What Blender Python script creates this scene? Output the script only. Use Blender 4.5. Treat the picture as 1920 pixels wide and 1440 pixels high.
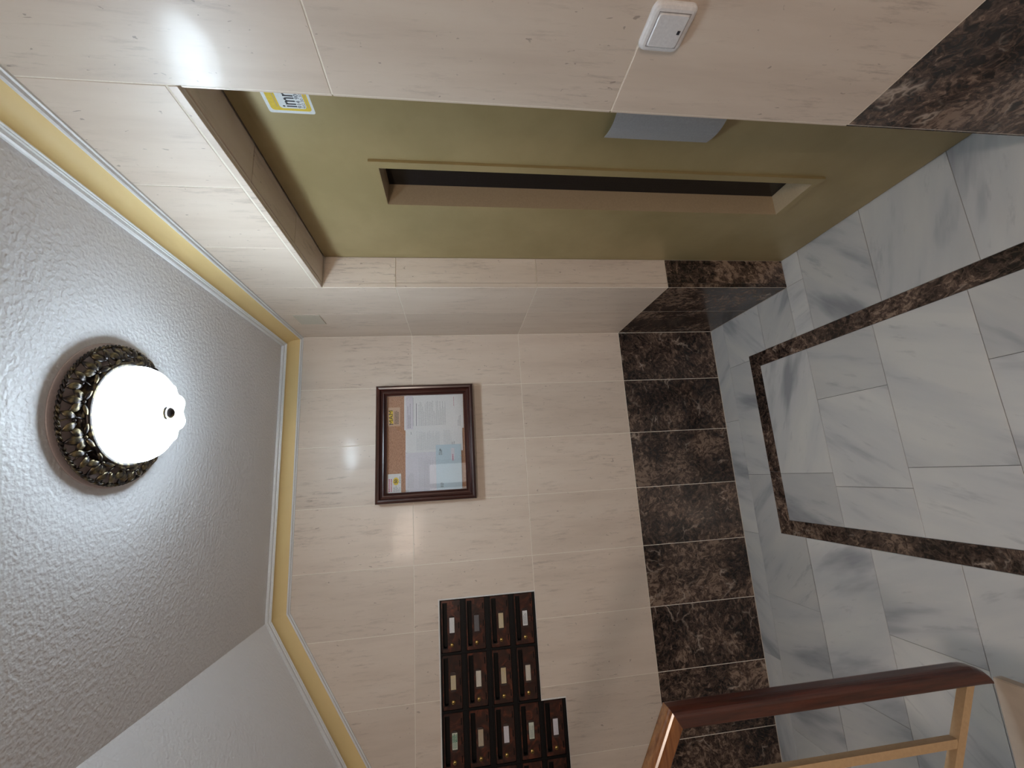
import bpy, bmesh, math, random
from mathutils import Vector, Matrix, Euler
random.seed(7)
for o in list(bpy.data.objects): bpy.data.objects.remove(o)
S = bpy.context.scene
COL = S.collection

# ------------------------------------------------------------------ camera
FPX = 785.8
fwd = Vector((0.20988438, 0.96865638, -0.13286595))
rgt = Vector((0.97600593, -0.21562925, -0.03027296))     # the room's right
dwn = Vector((-0.05797388, -0.12332413, -0.99067158))    # the room's down
cam_data = bpy.data.cameras.new('camera'); cam = bpy.data.objects.new('camera', cam_data); COL.objects.link(cam)
m = Matrix.Identity(4)                                   # the phone is held on its side: frame right = room down
for i in range(3):
    m[i][0] = dwn[i]; m[i][1] = rgt[i]; m[i][2] = -fwd[i]
m[0][3], m[1][3], m[2][3] = -0.77725784, -2.25425157, 1.54777008
cam.matrix_world = m
cam_data.sensor_fit = 'HORIZONTAL'; cam_data.sensor_width = 36.0; cam_data.lens = FPX/1920*36
cam_data.clip_start = 0.02
S.camera = cam

# ------------------------------------------------------------------ light, exposure
LAMP_STRENGTH = 60.0
LAMP_COLOUR = (0.73, 0.885, 1.0)
DAY_STRENGTH = 1.2
W = bpy.data.worlds.new('world'); S.world = W; W.use_nodes = True
W.node_tree.nodes['Background'].inputs[0].default_value = (0.75, 0.8, 0.9, 1)
W.node_tree.nodes['Background'].inputs[1].default_value = 0.05
S.view_settings.view_transform = 'Standard'; S.view_settings.look = 'None'
S.view_settings.gamma = 1.0; S.view_settings.use_curve_mapping = False
S.view_settings.exposure = 0.16

def area(name, loc, rot, sx, sy, power, colour):
    l = bpy.data.lights.new(name, 'AREA'); l.shape = 'RECTANGLE'; l.size = sx; l.size_y = sy
    l.energy = power; l.color = colour
    o = bpy.data.objects.new(name, l); COL.objects.link(o); o.location = loc; o.rotation_euler = rot
    return o
# added fill lamps without fixtures: warm one behind the camera, one in the stairwell
area('hall_fill', (-1.55, -4.4, 2.32), (math.radians(32), 0, 0), 0.6, 0.6, 40, (1.0, 0.83, 0.70))
area('stairwell_fill', (-2.4, -2.2, 3.9), (0, 0, 0), 1.2, 1.2, 4, (1.0, 0.95, 0.9))

# ------------------------------------------------------------------ materials
def mat(name):
    M = bpy.data.materials.new(name); M.use_nodes = True
    nt = M.node_tree; return M, nt, nt.nodes['Principled BSDF']
def simple(name, col, rough=0.5, metal=0.0, coat=0.0, bump=0.0, bscale=200, spec=0.5):
    M, nt, b = mat(name)
    b.inputs['Base Color'].default_value = (*col, 1); b.inputs['Roughness'].default_value = rough
    b.inputs['Metallic'].default_value = metal; b.inputs['Coat Weight'].default_value = coat
    b.inputs['Specular IOR Level'].default_value = spec
    n = nt.nodes.new('ShaderNodeTexNoise'); tc = nt.nodes.new('ShaderNodeTexCoord')
    n.inputs['Scale'].default_value = bscale; n.inputs['Detail'].default_value = 3
    nt.links.new(tc.outputs['Object'], n.inputs['Vector'])
    mx = nt.nodes.new('ShaderNodeMix'); mx.data_type = 'RGBA'; mx.blend_type = 'MULTIPLY'
    mx.inputs[0].default_value = 0.25
    mx.inputs[6].default_value = (*col, 1)
    nt.links.new(n.outputs['Fac'], mx.inputs[7])
    gm = nt.nodes.new('ShaderNodeMix'); gm.data_type = 'RGBA'; gm.inputs[0].default_value = 1
    nt.links.new(mx.outputs[2], b.inputs['Base Color'])
    if bump:
        bp = nt.nodes.new('ShaderNodeBump'); bp.inputs['Strength'].default_value = bump; bp.inputs['Distance'].default_value = 0.002
        nt.links.new(n.outputs['Fac'], bp.inputs['Height']); nt.links.new(bp.outputs[0], b.inputs['Normal'])
    nt.nodes.remove(gm)
    return M
def N(nt, t, **kw):
    n = nt.nodes.new(t)
    for k, v in kw.items():
        if k in n.inputs: n.inputs[k].default_value = v
        else: setattr(n, k, v)
    return n
def ramp(nt, src, stops):
    r = nt.nodes.new('ShaderNodeValToRGB'); e = r.color_ramp.elements
    while len(e) > 1: e.remove(e[-1])
    e[0].position = stops[0][0]; e[0].color = (*stops[0][1], 1)
    for p, c in stops[1:]:
        x = e.new(p); x.color = (*c, 1)
    nt.links.new(src, r.inputs[0]); return r
def mix(nt, fac, a, b, blend='MIX'):
    mx = nt.nodes.new('ShaderNodeMix'); mx.data_type = 'RGBA'; mx.blend_type = blend
    for sock, v in ((0, fac), (6, a), (7, b)):
        if isinstance(v, (int, float)): mx.inputs[sock].default_value = v
        elif isinstance(v, tuple): mx.inputs[sock].default_value = (*v, 1)
        else: nt.links.new(v, mx.inputs[sock])
    return mx.outputs[2]
def coords(nt, per_piece=7.0, rot=(0, 0, 0), scale=(1, 1, 1), spin=0.0):
    """object coordinates shifted (and turned) piece by piece"""
    tc = nt.nodes.new('ShaderNodeTexCoord'); oi = nt.nodes.new('ShaderNodeObjectInfo')
    ml = N(nt, 'ShaderNodeVectorMath', operation='SCALE'); ml.inputs[0].default_value = (13.1, 7.7, 21.3)
    mm = N(nt, 'ShaderNodeMath', operation='MULTIPLY'); nt.links.new(oi.outputs['Random'], mm.inputs[0]); mm.inputs[1].default_value = per_piece
    nt.links.new(mm.outputs[0], ml.inputs['Scale'])
    src = tc.outputs['Object']
    if spin:
        vr = N(nt, 'ShaderNodeVectorRotate', rotation_type='Y_AXIS')
        s2 = N(nt, 'ShaderNodeMath', operation='MULTIPLY_ADD'); s2.inputs[1].default_value = spin*37; s2.inputs[2].default_value = 0
        nt.links.new(oi.outputs['Random'], s2.inputs[0])
        si = N(nt, 'ShaderNodeMath', operation='SINE'); nt.links.new(s2.outputs[0], si.inputs[0])
        s3 = N(nt, 'ShaderNodeMath', operation='MULTIPLY'); s3.inputs[1].default_value = spin; nt.links.new(si.outputs[0], s3.inputs[0])
        nt.links.new(src, vr.inputs['Vector']); nt.links.new(s3.outputs[0], vr.inputs['Angle']); src = vr.outputs[0]
    ad = N(nt, 'ShaderNodeVectorMath', operation='ADD'); nt.links.new(src, ad.inputs[0]); nt.links.new(ml.outputs[0], ad.inputs[1])
    mp = nt.nodes.new('ShaderNodeMapping'); mp.vector_type = 'POINT'
    mp.inputs['Rotation'].default_value = rot; mp.inputs['Scale'].default_value = scale
    nt.links.new(ad.outputs[0], mp.inputs['Vector'])
    return mp.outputs[0], ad.outputs[0], oi.outputs['Random']

def limestone():
    M, nt, b = mat('polished_limestone')
    st, raw, rnd = coords(nt, rot=(0, math.radians(13), 0), scale=(1, 1, 0.13))
    n1 = N(nt, 'ShaderNodeTexNoise', Scale=14.0, Detail=5.0, Roughness=0.6); nt.links.new(st, n1.inputs['Vector'])
    c1 = ramp(nt, n1.outputs['Fac'], [(0.30, (0.585, 0.487, 0.405)), (0.5, (0.64, 0.54, 0.452)), (0.72, (0.67, 0.575, 0.487))])
    n2 = N(nt, 'ShaderNodeTexNoise', Scale=80.0, Detail=7.0, Roughness=0.72); nt.links.new(st, n2.inputs['Vector'])
    nb = N(nt, 'ShaderNodeTexNoise', Scale=4.0, Detail=2.0); nt.links.new(raw, nb.inputs['Vector'])
    v2 = ramp(nt, n2.outputs['Fac'], [(0.53, (0, 0, 0)), (0.68, (1, 1, 1))])
    vb = ramp(nt, nb.outputs['Fac'], [(0.38, (0, 0, 0)), (0.66, (1, 1, 1))])
    mm = N(nt, 'ShaderNodeMath', operation='MULTIPLY'); nt.links.new(v2.outputs[0], mm.inputs[0]); nt.links.new(vb.outputs[0], mm.inputs[1])
    m2 = N(nt, 'ShaderNodeMath', operation='MULTIPLY'); nt.links.new(mm.outputs[0], m2.inputs[0]); m2.inputs[1].default_value = 0.64
    c2 = mix(nt, m2.outputs[0], c1.outputs[0], (0.30, 0.235, 0.19))
    # small fossil specks
    vo = N(nt, 'ShaderNodeTexNoise', Scale=95.0, Detail=2.0, Distortion=0.6); nt.links.new(mixvec(nt, raw, (1, 1, 0.5)), vo.inputs['Vector'])
    sp = ramp(nt, vo.outputs['Fac'], [(0.71, (0, 0, 0)), (0.75, (1, 1, 1))])
    m3 = N(nt, 'ShaderNodeMath', operation='MULTIPLY'); nt.links.new(sp.outputs[0], m3.inputs[0]); m3.inputs[1].default_value = 0.6
    c3 = mix(nt, m3.outputs[0], c2, (0.22, 0.17, 0.14))
    hv = N(nt, 'ShaderNodeHueSaturation'); nt.links.new(c3, hv.inputs['Color'])
    mr = N(nt, 'ShaderNodeMapRange'); mr.inputs['To Min'].default_value = 0.94; mr.inputs['To Max'].default_value = 1.04
    nt.links.new(rnd, mr.inputs['Value']); nt.links.new(mr.outputs[0], hv.inputs['Value'])
    nt.links.new(hv.outputs[0], b.inputs['Base Color'])
    b.inputs['Roughness'].default_value = 0.42; b.inputs['Specular IOR Level'].default_value = 0.45; b.inputs['Coat Weight'].default_value = 0.11; b.inputs['Coat Roughness'].default_value = 0.10
    nz = N(nt, 'ShaderNodeTexNoise', Scale=9.0, Detail=2.0); nt.links.new(raw, nz.inputs['Vector'])
    bp = N(nt, 'ShaderNodeBump'); bp.inputs['Strength'].default_value = 0.10; bp.inputs['Distance'].default_value = 0.003
    nt.links.new(nz.outputs['Fac'], bp.inputs['Height']); nt.links.new(bp.outputs[0], b.inputs['Normal']); nt.links.new(bp.outputs[0], b.inputs['Coat Normal'])
    return M
def mixvec(nt, v, s):
    mp = nt.nodes.new('ShaderNodeMapping'); mp.inputs['Scale'].default_value = s; nt.links.new(v, mp.inputs['Vector']); return mp.outputs[0]
def emperador(name='dark_emperador_marble', k=1.0):
    M, nt, b = mat(name)
    st, raw, rnd = coords(nt, rot=(0, 0.5, 0), scale=(1, 1, 1.25), spin=1.4)
    # domain warp
    w = N(nt, 'ShaderNodeTexNoise', Scale=7.0, Detail=4.0, Roughness=0.6); nt.links.new(st, w.inputs['Vector'])
    ws = N(nt, 'ShaderNodeVectorMath', operation='SCALE'); ws.inputs['Scale'].default_value = 0.15; nt.links.new(w.outputs['Color'], ws.inputs[0])
    wa = N(nt, 'ShaderNodeVectorMath', operation='ADD'); nt.links.new(st, wa.inputs[0]); nt.links.new(ws.outputs[0], wa.inputs[1])
    big = N(nt, 'ShaderNodeTexNoise', Scale=5.0, Detail=3.0); nt.links.new(raw, big.inputs['Vector'])
    n1 = N(nt, 'ShaderNodeTexNoise', Scale=38.0, Detail=9.0, Roughness=0.68, Distortion=0.5); nt.links.new(wa.outputs[0], n1.inputs['Vector'])
    av = N(nt, 'ShaderNodeMath', operation='MULTIPLY_ADD'); nt.links.new(big.outputs['Fac'], av.inputs[0]); av.inputs[1].default_value = 0.55; nt.links.new(n1.outputs['Fac'], av.inputs[2])
    av2 = N(nt, 'ShaderNodeMath', operation='SUBTRACT'); nt.links.new(av.outputs[0], av2.inputs[0]); av2.inputs[1].default_value = 0.28
    base = ramp(nt, av2.outputs[0], [(0.38, (0.008, 0.006, 0.006)), (0.46, (0.034, 0.022, 0.018)), (0.55, (0.080, 0.052, 0.040)), (0.64, (0.22, 0.155, 0.115))])
    ve = N(nt, 'ShaderNodeTexVoronoi', feature='DISTANCE_TO_EDGE', Scale=9.0); nt.links.new(wa.outputs[0], ve.inputs['Vector'])
    vr = ramp(nt, ve.outputs['Distance'], [(0.0, (1, 1, 1)), (0.035, (0.2, 0.2, 0.2)), (0.075, (0, 0, 0))])
    ve2 = N(nt, 'ShaderNodeTexVoronoi', feature='DISTANCE_TO_EDGE', Scale=30.0); nt.links.new(wa.outputs[0], ve2.inputs['Vector'])
    vr2 = ramp(nt, ve2.outputs['Distance'], [(0.0, (1, 1, 1)), (0.07, (0, 0, 0))])
    vm = N(nt, 'ShaderNodeTexNoise', Scale=8.0, Detail=3.0); nt.links.new(st, vm.inputs['Vector'])
    vmr = ramp(nt, vm.outputs['Fac'], [(0.55, (0, 0, 0)), (0.68, (1, 1, 1))])
    a = N(nt, 'ShaderNodeMath', operation='MULTIPLY'); nt.links.new(vr.outputs[0], a.inputs[0]); nt.links.new(vmr.outputs[0], a.inputs[1])
    a2 = N(nt, 'ShaderNodeMath', operation='MULTIPLY'); nt.links.new(vr2.outputs[0], a2.inputs[0]); a2.inputs[1].default_value = 0.22
    c = mix(nt, a2.outputs[0], base.outputs[0], (0.20, 0.135, 0.10))
    a3 = N(nt, 'ShaderNodeMath', operation='MULTIPLY'); nt.links.new(a.outputs[0], a3.inputs[0]); a3.inputs[1].default_value = 0.85
    c = mix(nt, a3.outputs[0], c, (0.42, 0.34, 0.28))
    hv = N(nt, 'ShaderNodeHueSaturation'); nt.links.new(c, hv.inputs['Color'])
    mr = N(nt, 'ShaderNodeMapRange'); mr.inputs['To Min'].default_value = 0.8*k; mr.inputs['To Max'].default_value = 1.3*k
    nt.links.new(rnd, mr.inputs['Value']); nt.links.new(mr.outputs[0], hv.inputs['Value'])
    nt.links.new(hv.outputs[0], b.inputs['Base Color'])
    b.inputs['Roughness'].default_value = 0.2; b.inputs['Specular IOR Level'].default_value = 0.45
    return M
def white_marble():
    M, nt, b = mat('white_grey_marble')
    st, raw, rnd = coords(nt, rot=(0, 0.2, 0), scale=(0.22, 1, 1), spin=1.35)
    w = N(nt, 'ShaderNodeTexNoise', Scale=4.0, Detail=3.0); nt.links.new(st, w.inputs['Vector'])
    ws = N(nt, 'ShaderNodeVectorMath', operation='SCALE'); ws.inputs['Scale'].default_value = 0.06; nt.links.new(w.outputs['Color'], ws.inputs[0])
    wa = N(nt, 'ShaderNodeVectorMath', operation='ADD'); nt.links.new(st, wa.inputs[0]); nt.links.new(ws.outputs[0], wa.inputs[1])
    n1 = N(nt, 'ShaderNodeTexNoise', Scale=9.0, Detail=4.0, Roughness=0.5); nt.links.new(wa.outputs[0], n1.inputs['Vector'])
    c1 = ramp(nt, n1.outputs['Fac'], [(0.29, (0.28, 0.287, 0.305)), (0.38, (0.41, 0.417, 0.43)), (0.45, (0.52, 0.522, 0.525)), (0.66, (0.60, 0.592, 0.572))])
    n2 = N(nt, 'ShaderNodeTexNoise', Scale=34.0, Detail=5.0, Roughness=0.6); nt.links.new(wa.outputs[0], n2.inputs['Vector'])
    v2 = ramp(nt, n2.outputs['Fac'], [(0.60, (0, 0, 0)), (0.74, (0.5, 0.5, 0.5))])
    c2 = mix(nt, v2.outputs[0], c1.outputs[0], (0.28, 0.29, 0.31))
    hv = N(nt, 'ShaderNodeHueSaturation'); nt.links.new(c2, hv.inputs['Color'])
    mr = N(nt, 'ShaderNodeMapRange'); mr.inputs['To Min'].default_value = 0.84; mr.inputs['To Max'].default_value = 1.08
    nt.links.new(rnd, mr.inputs['Value']); nt.links.new(mr.outputs[0], hv.inputs['Value'])
    nt.links.new(hv.outputs[0], b.inputs['Base Color'])
    b.inputs['Roughness'].default_value = 0.28; b.inputs['Specular IOR Level'].default_value = 0.35
    return M
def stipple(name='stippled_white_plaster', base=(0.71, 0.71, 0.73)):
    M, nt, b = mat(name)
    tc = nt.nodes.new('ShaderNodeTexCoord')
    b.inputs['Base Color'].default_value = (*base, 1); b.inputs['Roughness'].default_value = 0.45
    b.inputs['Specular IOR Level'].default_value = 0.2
    n = N(nt, 'ShaderNodeTexNoise', Scale=84.0, Detail=1.6, Roughness=0.5, Distortion=0.1); nt.links.new(tc.outputs['Object'], n.inputs['Vector'])
    r = ramp(nt, n.outputs['Fac'], [(0.38, (0, 0, 0)), (0.66, (1, 1, 1))])
    bp = N(nt, 'ShaderNodeBump'); bp.inputs['Strength'].default_value = 0.45; bp.inputs['Distance'].default_value = 0.0022
    nt.links.new(r.outputs[0], bp.inputs['Height']); nt.links.new(bp.outputs[0], b.inputs['Normal'])
    return M
def wood(name, dark, light, axis=0, rough=0.25, sc=1.0):
    M, nt, b = mat(name)
    s = [30*sc, 30*sc, 30*sc]; s[axis] = 2.2*sc
    st, raw, rnd = coords(nt, scale=tuple(s))
    n1 = N(nt, 'ShaderNodeTexNoise', Scale=2.4, Detail=5.0, Roughness=0.65, Distortion=0.4); nt.links.new(st, n1.inputs['Vector'])
    c = ramp(nt, n1.outputs['Fac'], [(0.35, dark), (0.65, light)])
    nt.links.new(c.outputs[0], b.inputs['Base Color'])
    b.inputs['Roughness'].default_value = rough; b.inputs['Coat Weight'].default_value = 0.3; b.inputs['Coat Roughness'].default_value = 0.15
    return M
def burl(name):
    M, nt, b = mat(name)
    st, raw, rnd = coords(nt, scale=(1, 1, 1))
    n1 = N(nt, 'ShaderNodeTexNoise', Scale=16.0, Detail=5.0, Roughness=0.6, Distortion=1.6); nt.links.new(st, n1.inputs['Vector'])
    c = ramp(nt, n1.outputs['Fac'], [(0.35, (0.012, 0.003, 0.003)), (0.52, (0.036, 0.008, 0.005)), (0.68, (0.12, 0.028, 0.013))])
    nt.links.new(c.outputs[0], b.inputs['Base Color'])
    b.inputs['Roughness'].default_value = 0.28; b.inputs['Coat Weight'].default_value = 0.2
    return M
def olive_paint():
    M, nt, b = mat('olive_metallic_paint')
    tc = nt.nodes.new('ShaderNodeTexCoord')
    n = N(nt, 'ShaderNodeTexNoise', Scale=5.0, Detail=6.0, Roughness=0.6); nt.links.new(tc.outputs['Object'], n.inputs['Vector'])
    c = ramp(nt, n.outputs['Fac'], [(0.35, (0.315, 0.25, 0.122)), (0.65, (0.365, 0.29, 0.148))])
    nt.links.new(c.outputs[0], b.inputs['Base Color'])
    b.inputs['Roughness'].default_value = 0.36; b.inputs['Metallic'].default_value = 0.25
    n2 = N(nt, 'ShaderNodeTexNoise', Scale=160.0, Detail=2.0); nt.links.new(tc.outputs['Object'], n2.inputs['Vector'])
    bp = N(nt, 'ShaderNodeBump'); bp.inputs['Strength'].default_value = 0.12; bp.inputs['Distance'].default_value = 0.001
    nt.links.new(n2.outputs['Fac'], bp.inputs['Height']); nt.links.new(bp.outputs[0], b.inputs['Normal'])
    return M
def cork():
    M, nt, b = mat('cork')
    st, raw, rnd = coords(nt, scale=(1, 1, 3))
    n = N(nt, 'ShaderNodeTexNoise', Scale=120.0, Detail=4.0, Roughness=0.7); nt.links.new(st, n.inputs['Vector'])
    c = ramp(nt, n.outputs['Fac'], [(0.35, (0.30, 0.15, 0.085)), (0.6, (0.50, 0.29, 0.19))])
    nt.links.new(c.outputs[0], b.inputs['Base Color']); b.inputs['Roughness'].default_value = 0.9
    return M
def wired_glass():
    M, nt, b = mat('dark_wired_glass')
    tc = nt.nodes.new('ShaderNodeTexCoord')
    v = N(nt, 'ShaderNodeTexVoronoi', Scale=95.0, Randomness=0.0, feature='F1'); nt.links.new(tc.outputs['Object'], v.inputs['Vector'])
    r = ramp(nt, v.outputs['Distance'], [(0.22, (0.045, 0.04, 0.038)), (0.34, (0.006, 0.006, 0.008))])
    nt.links.new(r.outputs[0], b.inputs['Base Color']); b.inputs['Roughness'].default_value = 0.12
    bp = N(nt, 'ShaderNodeBump'); bp.inputs['Strength'].default_value = 0.3; bp.inputs['Distance'].default_value = 0.001
    nt.links.new(v.outputs['Distance'], bp.inputs['Height']); nt.links.new(bp.outputs[0], b.inputs['Normal'])
    return M
def emitter(name, col, strength):
    M, nt, b = mat(name)
    b.inputs['Base Color'].default_value = (0.85, 0.9, 0.92, 1); b.inputs['Roughness'].default_value = 0.25
    b.inputs['Emission Color'].default_value = (*col, 1); b.inputs['Emission Strength'].default_value = strength
    return M
def clear_glass():
    M, nt, b = mat('clear_glass')
    out = nt.nodes['Material Output']
    g = N(nt, 'ShaderNodeBsdfGlossy', Roughness=0.01); t = N(nt, 'ShaderNodeBsdfTransparent')
    f = N(nt, 'ShaderNodeFresnel', IOR=1.5); mx = nt.nodes.new('ShaderNodeMixShader')
    nt.links.new(f.outputs[0], mx.inputs[0]); nt.links.new(t.outputs[0], mx.inputs[1]); nt.links.new(g.outputs[0], mx.inputs[2])
    nt.links.new(mx.outputs[0], out.inputs['Surface'])
    return M
def bronze():
    M, nt, b = mat('antique_bronze')
    tc = nt.nodes.new('ShaderNodeTexCoord'); ge = nt.nodes.new('ShaderNodeNewGeometry')
    n = N(nt, 'ShaderNodeTexNoise', Scale=70.0, Detail=3.0); nt.links.new(tc.outputs['Object'], n.inputs['Vector'])
    c = ramp(nt, n.outputs['Fac'], [(0.50, (0.040, 0.034, 0.033)), (0.72, (0.24, 0.19, 0.10))])
    nt.links.new(c.outputs[0], b.inputs['Base Color'])
    b.inputs['Metallic'].default_value = 0.85; b.inputs['Roughness'].default_value = 0.3
    return M

LIME = limestone(); EMP = emperador(); WM = white_marble(); STIP = stipple(); STIP_LIT = stipple('stippled_lit_plaster', (0.86, 0.87, 0.90))  # soffit is the ceiling's white plaster, its stronger light put into the colour
GROUT_L = simple('pale_grout', (0.90, 0.83, 0.72), 0.9)
GROUT_D = simple('grey_floor_grout', (0.16, 0.155, 0.15), 0.9)
WHITE_TRIM = simple('white_gloss_moulding', (0.80, 0.80, 0.80), 0.4)
YELLOW = simple('yellow_matt_paint', (0.80, 0.60, 0.28), 0.6, bscale=2)
OLIVE = olive_paint(); OLIVE_LIT = simple('olive_paint_warm_lit', (0.44, 0.34, 0.22), 0.35)  # reveal repeats the door's olive, warm hall light put into its colour
STEEL = simple('satin_steel', (0.40, 0.41, 0.43), 0.5, metal=0.2)
WGLASS = wired_glass(); CGLASS = clear_glass()
MAHOG = wood('mahogany_vertical', (0.030, 0.008, 0.006), (0.085, 0.022, 0.013), axis=2, rough=0.3)
RAIL_LIT = wood('varnished_lit_rail', (0.13, 0.045, 0.014), (0.27, 0.11, 0.035), axis=0, rough=0.2)  # lighter, more orange than the drop; mostly lamp light carried in the colour
FRAMEW_V = wood('frame_wood_vertical', (0.020, 0.004, 0.003), (0.060, 0.014, 0.009), axis=2, rough=0.3)
FRAMEW_H = wood('frame_wood_horizontal', (0.020, 0.004, 0.003), (0.060, 0.014, 0.009), axis=0, rough=0.3)
CREAMM = simple('cream_painted_metal', (0.54, 0.37, 0.21), 0.5, bump=0.3, bscale=120)
BURL = burl('burl_mahogany_plastic')
BLACKP = simple('black_plastic', (0.005, 0.0045, 0.005), 0.5, spec=0.2)
BRASS = simple('brass', (0.55, 0.38, 0.13), 0.3, metal=0.9)
SWITCHW = simple('white_switch_plastic', (0.80, 0.79, 0.80), 0.25, coat=0.3)
CORK = cork()
PAPER = {k: simple('paper_'+k, c, 0.7) for k, c in dict(white=(0.78, 0.78, 0.78), blue=(0.56, 0.68, 0.75), pinkish=(0.72, 0.70, 0.75),
        cream=(0.62, 0.50, 0.30), beige=(0.50, 0.40, 0.28), ivory=(0.70, 0.64, 0.54), greenish=(0.62, 0.66, 0.56), yellow=(0.80, 0.58, 0.05),
        grey=(0.13, 0.12, 0.125), lilac=(0.70, 0.67, 0.73), pink=(0.75, 0.45, 0.55), label=(0.80, 0.82, 0.84), skin=(0.62, 0.42, 0.30)).items()}
INK = simple('grey_ink', (0.22, 0.23, 0.26), 0.7); INKB = simple('black_ink', (0.02, 0.02, 0.03), 0.6); INKG = simple('green_ink', (0.03, 0.22, 0.14), 0.6)
INKP = simple('pink_ink', (0.55, 0.12, 0.22), 0.6); INKL = simple('light_ink', (0.50, 0.51, 0.54), 0.7)
BRONZE = bronze()
BOWL = emitter('lit_white_glass', LAMP_COLOUR, LAMP_STRENGTH)
def bowl_glow():          # rim emission dimmed on purpose, to soften the hot spot on the ceiling
    nt = BOWL.node_tree; b = nt.nodes['Principled BSDF']
    tc = nt.nodes.new('ShaderNodeTexCoord'); sx = nt.nodes.new('ShaderNodeSeparateXYZ'); mr = nt.nodes.new('ShaderNodeMapRange')
    nt.links.new(tc.outputs['Object'], sx.inputs[0]); nt.links.new(sx.outputs['Z'], mr.inputs['Value'])
    mr.inputs['From Min'].default_value = -.055; mr.inputs['From Max'].default_value = -.095
    mr.inputs['To Min'].default_value = LAMP_STRENGTH*.12; mr.inputs['To Max'].default_value = LAMP_STRENGTH
    nt.links.new(mr.outputs[0], b.inputs['Emission Strength'])
bowl_glow()
DAY = emitter('daylit_frosted_pane', (1.0, 0.97, 0.93), DAY_STRENGTH)
PLASTER = simple('cream_plaster', (0.50, 0.44, 0.38), 0.8)
CAPW = simple('milky_petal_glass', (0.75, 0.9, 0.92), 0.3)

# ------------------------------------------------------------------ helpers
def mesh_of(name, bm, mats, smooth=False):
    me = bpy.data.meshes.new(name); bmesh.ops.recalc_face_normals(bm, faces=bm.faces); bm.to_mesh(me); bm.free()
    for x in (mats if isinstance(mats, (list, tuple)) else [mats]): me.materials.append(x)
    if smooth:
        for p in me.polygons: p.use_smooth = True
    return me
def link(name, me, parent=None, loc=(0, 0, 0), rot=(0, 0, 0)):
    o = bpy.data.objects.new(name, me); COL.objects.link(o)
    o.location = loc; o.rotation_euler = rot
    if parent: o.parent = parent
    return o
def obj(name, bm, mats, parent=None, loc=(0, 0, 0), rot=(0, 0, 0), smooth=False):
    return link(name, mesh_of(name, bm, mats, smooth), parent, loc, rot)
def thing(name, label, cat, loc=(0, 0, 0), group=None):
    o = bpy.data.objects.new(name, None); COL.objects.link(o); o.location = loc; o.empty_display_size = 0.05
    o['label'] = label; o['category'] = cat
    if group: o['group'] = group
    return o
def struct(name, bm, mats, smooth=False):
    o = obj(name, bm, mats, smooth=smooth); o['kind'] = 'structure'; return o
def structe(name, loc=(0, 0, 0)):
    o = bpy.data.objects.new(name, None); COL.objects.link(o); o.location = loc; o['kind'] = 'structure'; return o
def box(bm, x0, x1, y0, y1, z0, z1, bev=0.0, segs=1):
    v = [bm.verts.new(p) for p in ((x0, y0, z0), (x1, y0, z0), (x1, y1, z0), (x0, y1, z0), (x0, y0, z1), (x1, y0, z1), (x1, y1, z1), (x0, y1, z1))]
    fs = [bm.faces.new([v[i] for i in f]) for f in ((3, 2, 1, 0), (4, 5, 6, 7), (0, 1, 5, 4), (1, 2, 6, 5), (2, 3, 7, 6), (3, 0, 4, 7))]
    if bev:
        es = set(e for f in fs for e in f.edges)
        bmesh.ops.bevel(bm, geom=list(es), offset=bev, segments=segs, affect='EDGES', profile=0.5)
    return bm
def prism(bm, pts, y0, y1):
    """polygon in x,z extruded along y"""
    a = [bm.verts.new((p[0], y0, p[1])) for p in pts]; b = [bm.verts.new((p[0], y1, p[1])) for p in pts]
    n = len(pts); bm.faces.new(a); bm.faces.new(b[::-1])
    for i in range(n): bm.faces.new((a[i], b[i], b[(i+1) % n], a[(i+1) % n]))
    return bm
def rrect(x0, x1, z0, z1, r, n=6):
    pts = []
    for cx, cz, a0 in ((x1-r, z1-r, 0), (x0+r, z1-r, 90), (x0+r, z0+r, 180), (x1-r, z0+r, 270)):
        for i in range(n+1):
            a = math.radians(a0+90*i/n); pts.append((cx+r*math.cos(a), cz+r*math.sin(a)))
    return pts
def lathe(bm, prof, n=48, axis_loc=(0, 0, 0), lobes=None):
    rings = []
    for k, (r, z) in enumerate(prof):
        ring = []
        for i in range(n):
            a = 2*math.pi*i/n; rr, zz = r, z
            if lobes: rr, zz = lobes(k, a, r, z)
            ring.append(bm.verts.new((axis_loc[0]+rr*math.cos(a), axis_loc[1]+rr*math.sin(a), axis_loc[2]+zz)))
        rings.append(ring)
    for a, b in zip(rings, rings[1:]):
        for i in range(n): bm.faces.new((a[i], a[(i+1) % n], b[(i+1) % n], b[i]))
    return rings
def tube(bm, pts, r, n=8, closed=False):
    rings = []; P = [Vector(p) for p in pts]; m_ = len(P)
    up = Vector((0, 0, 1))
    for k, p in enumerate(P):
        t = (P[(k+1) % m_]-P[(k-1) % m_]) if closed else (P[min(k+1, m_-1)]-P[max(k-1, 0)])
        t.normalize(); u = up if abs(t.dot(up)) < .95 else Vector((1, 0, 0))
        s = t.cross(u).normalized(); q = s.cross(t)
        rr = r[k] if isinstance(r, (list, tuple)) else r
        rings.append([bm.verts.new(p+s*rr*math.cos(2*math.pi*i/n)+q*rr*math.sin(2*math.pi*i/n)) for i in range(n)])
    rng = range(m_) if closed else range(m_-1)
    for k in rng:
        a, b = rings[k], rings[(k+1) % m_]
        for i in range(n): bm.faces.new((a[i], a[(i+1) % n], b[(i+1) % n], b[i]))
    if not closed: bm.faces.new(rings[0][::-1]); bm.faces.new(rings[-1])
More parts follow.
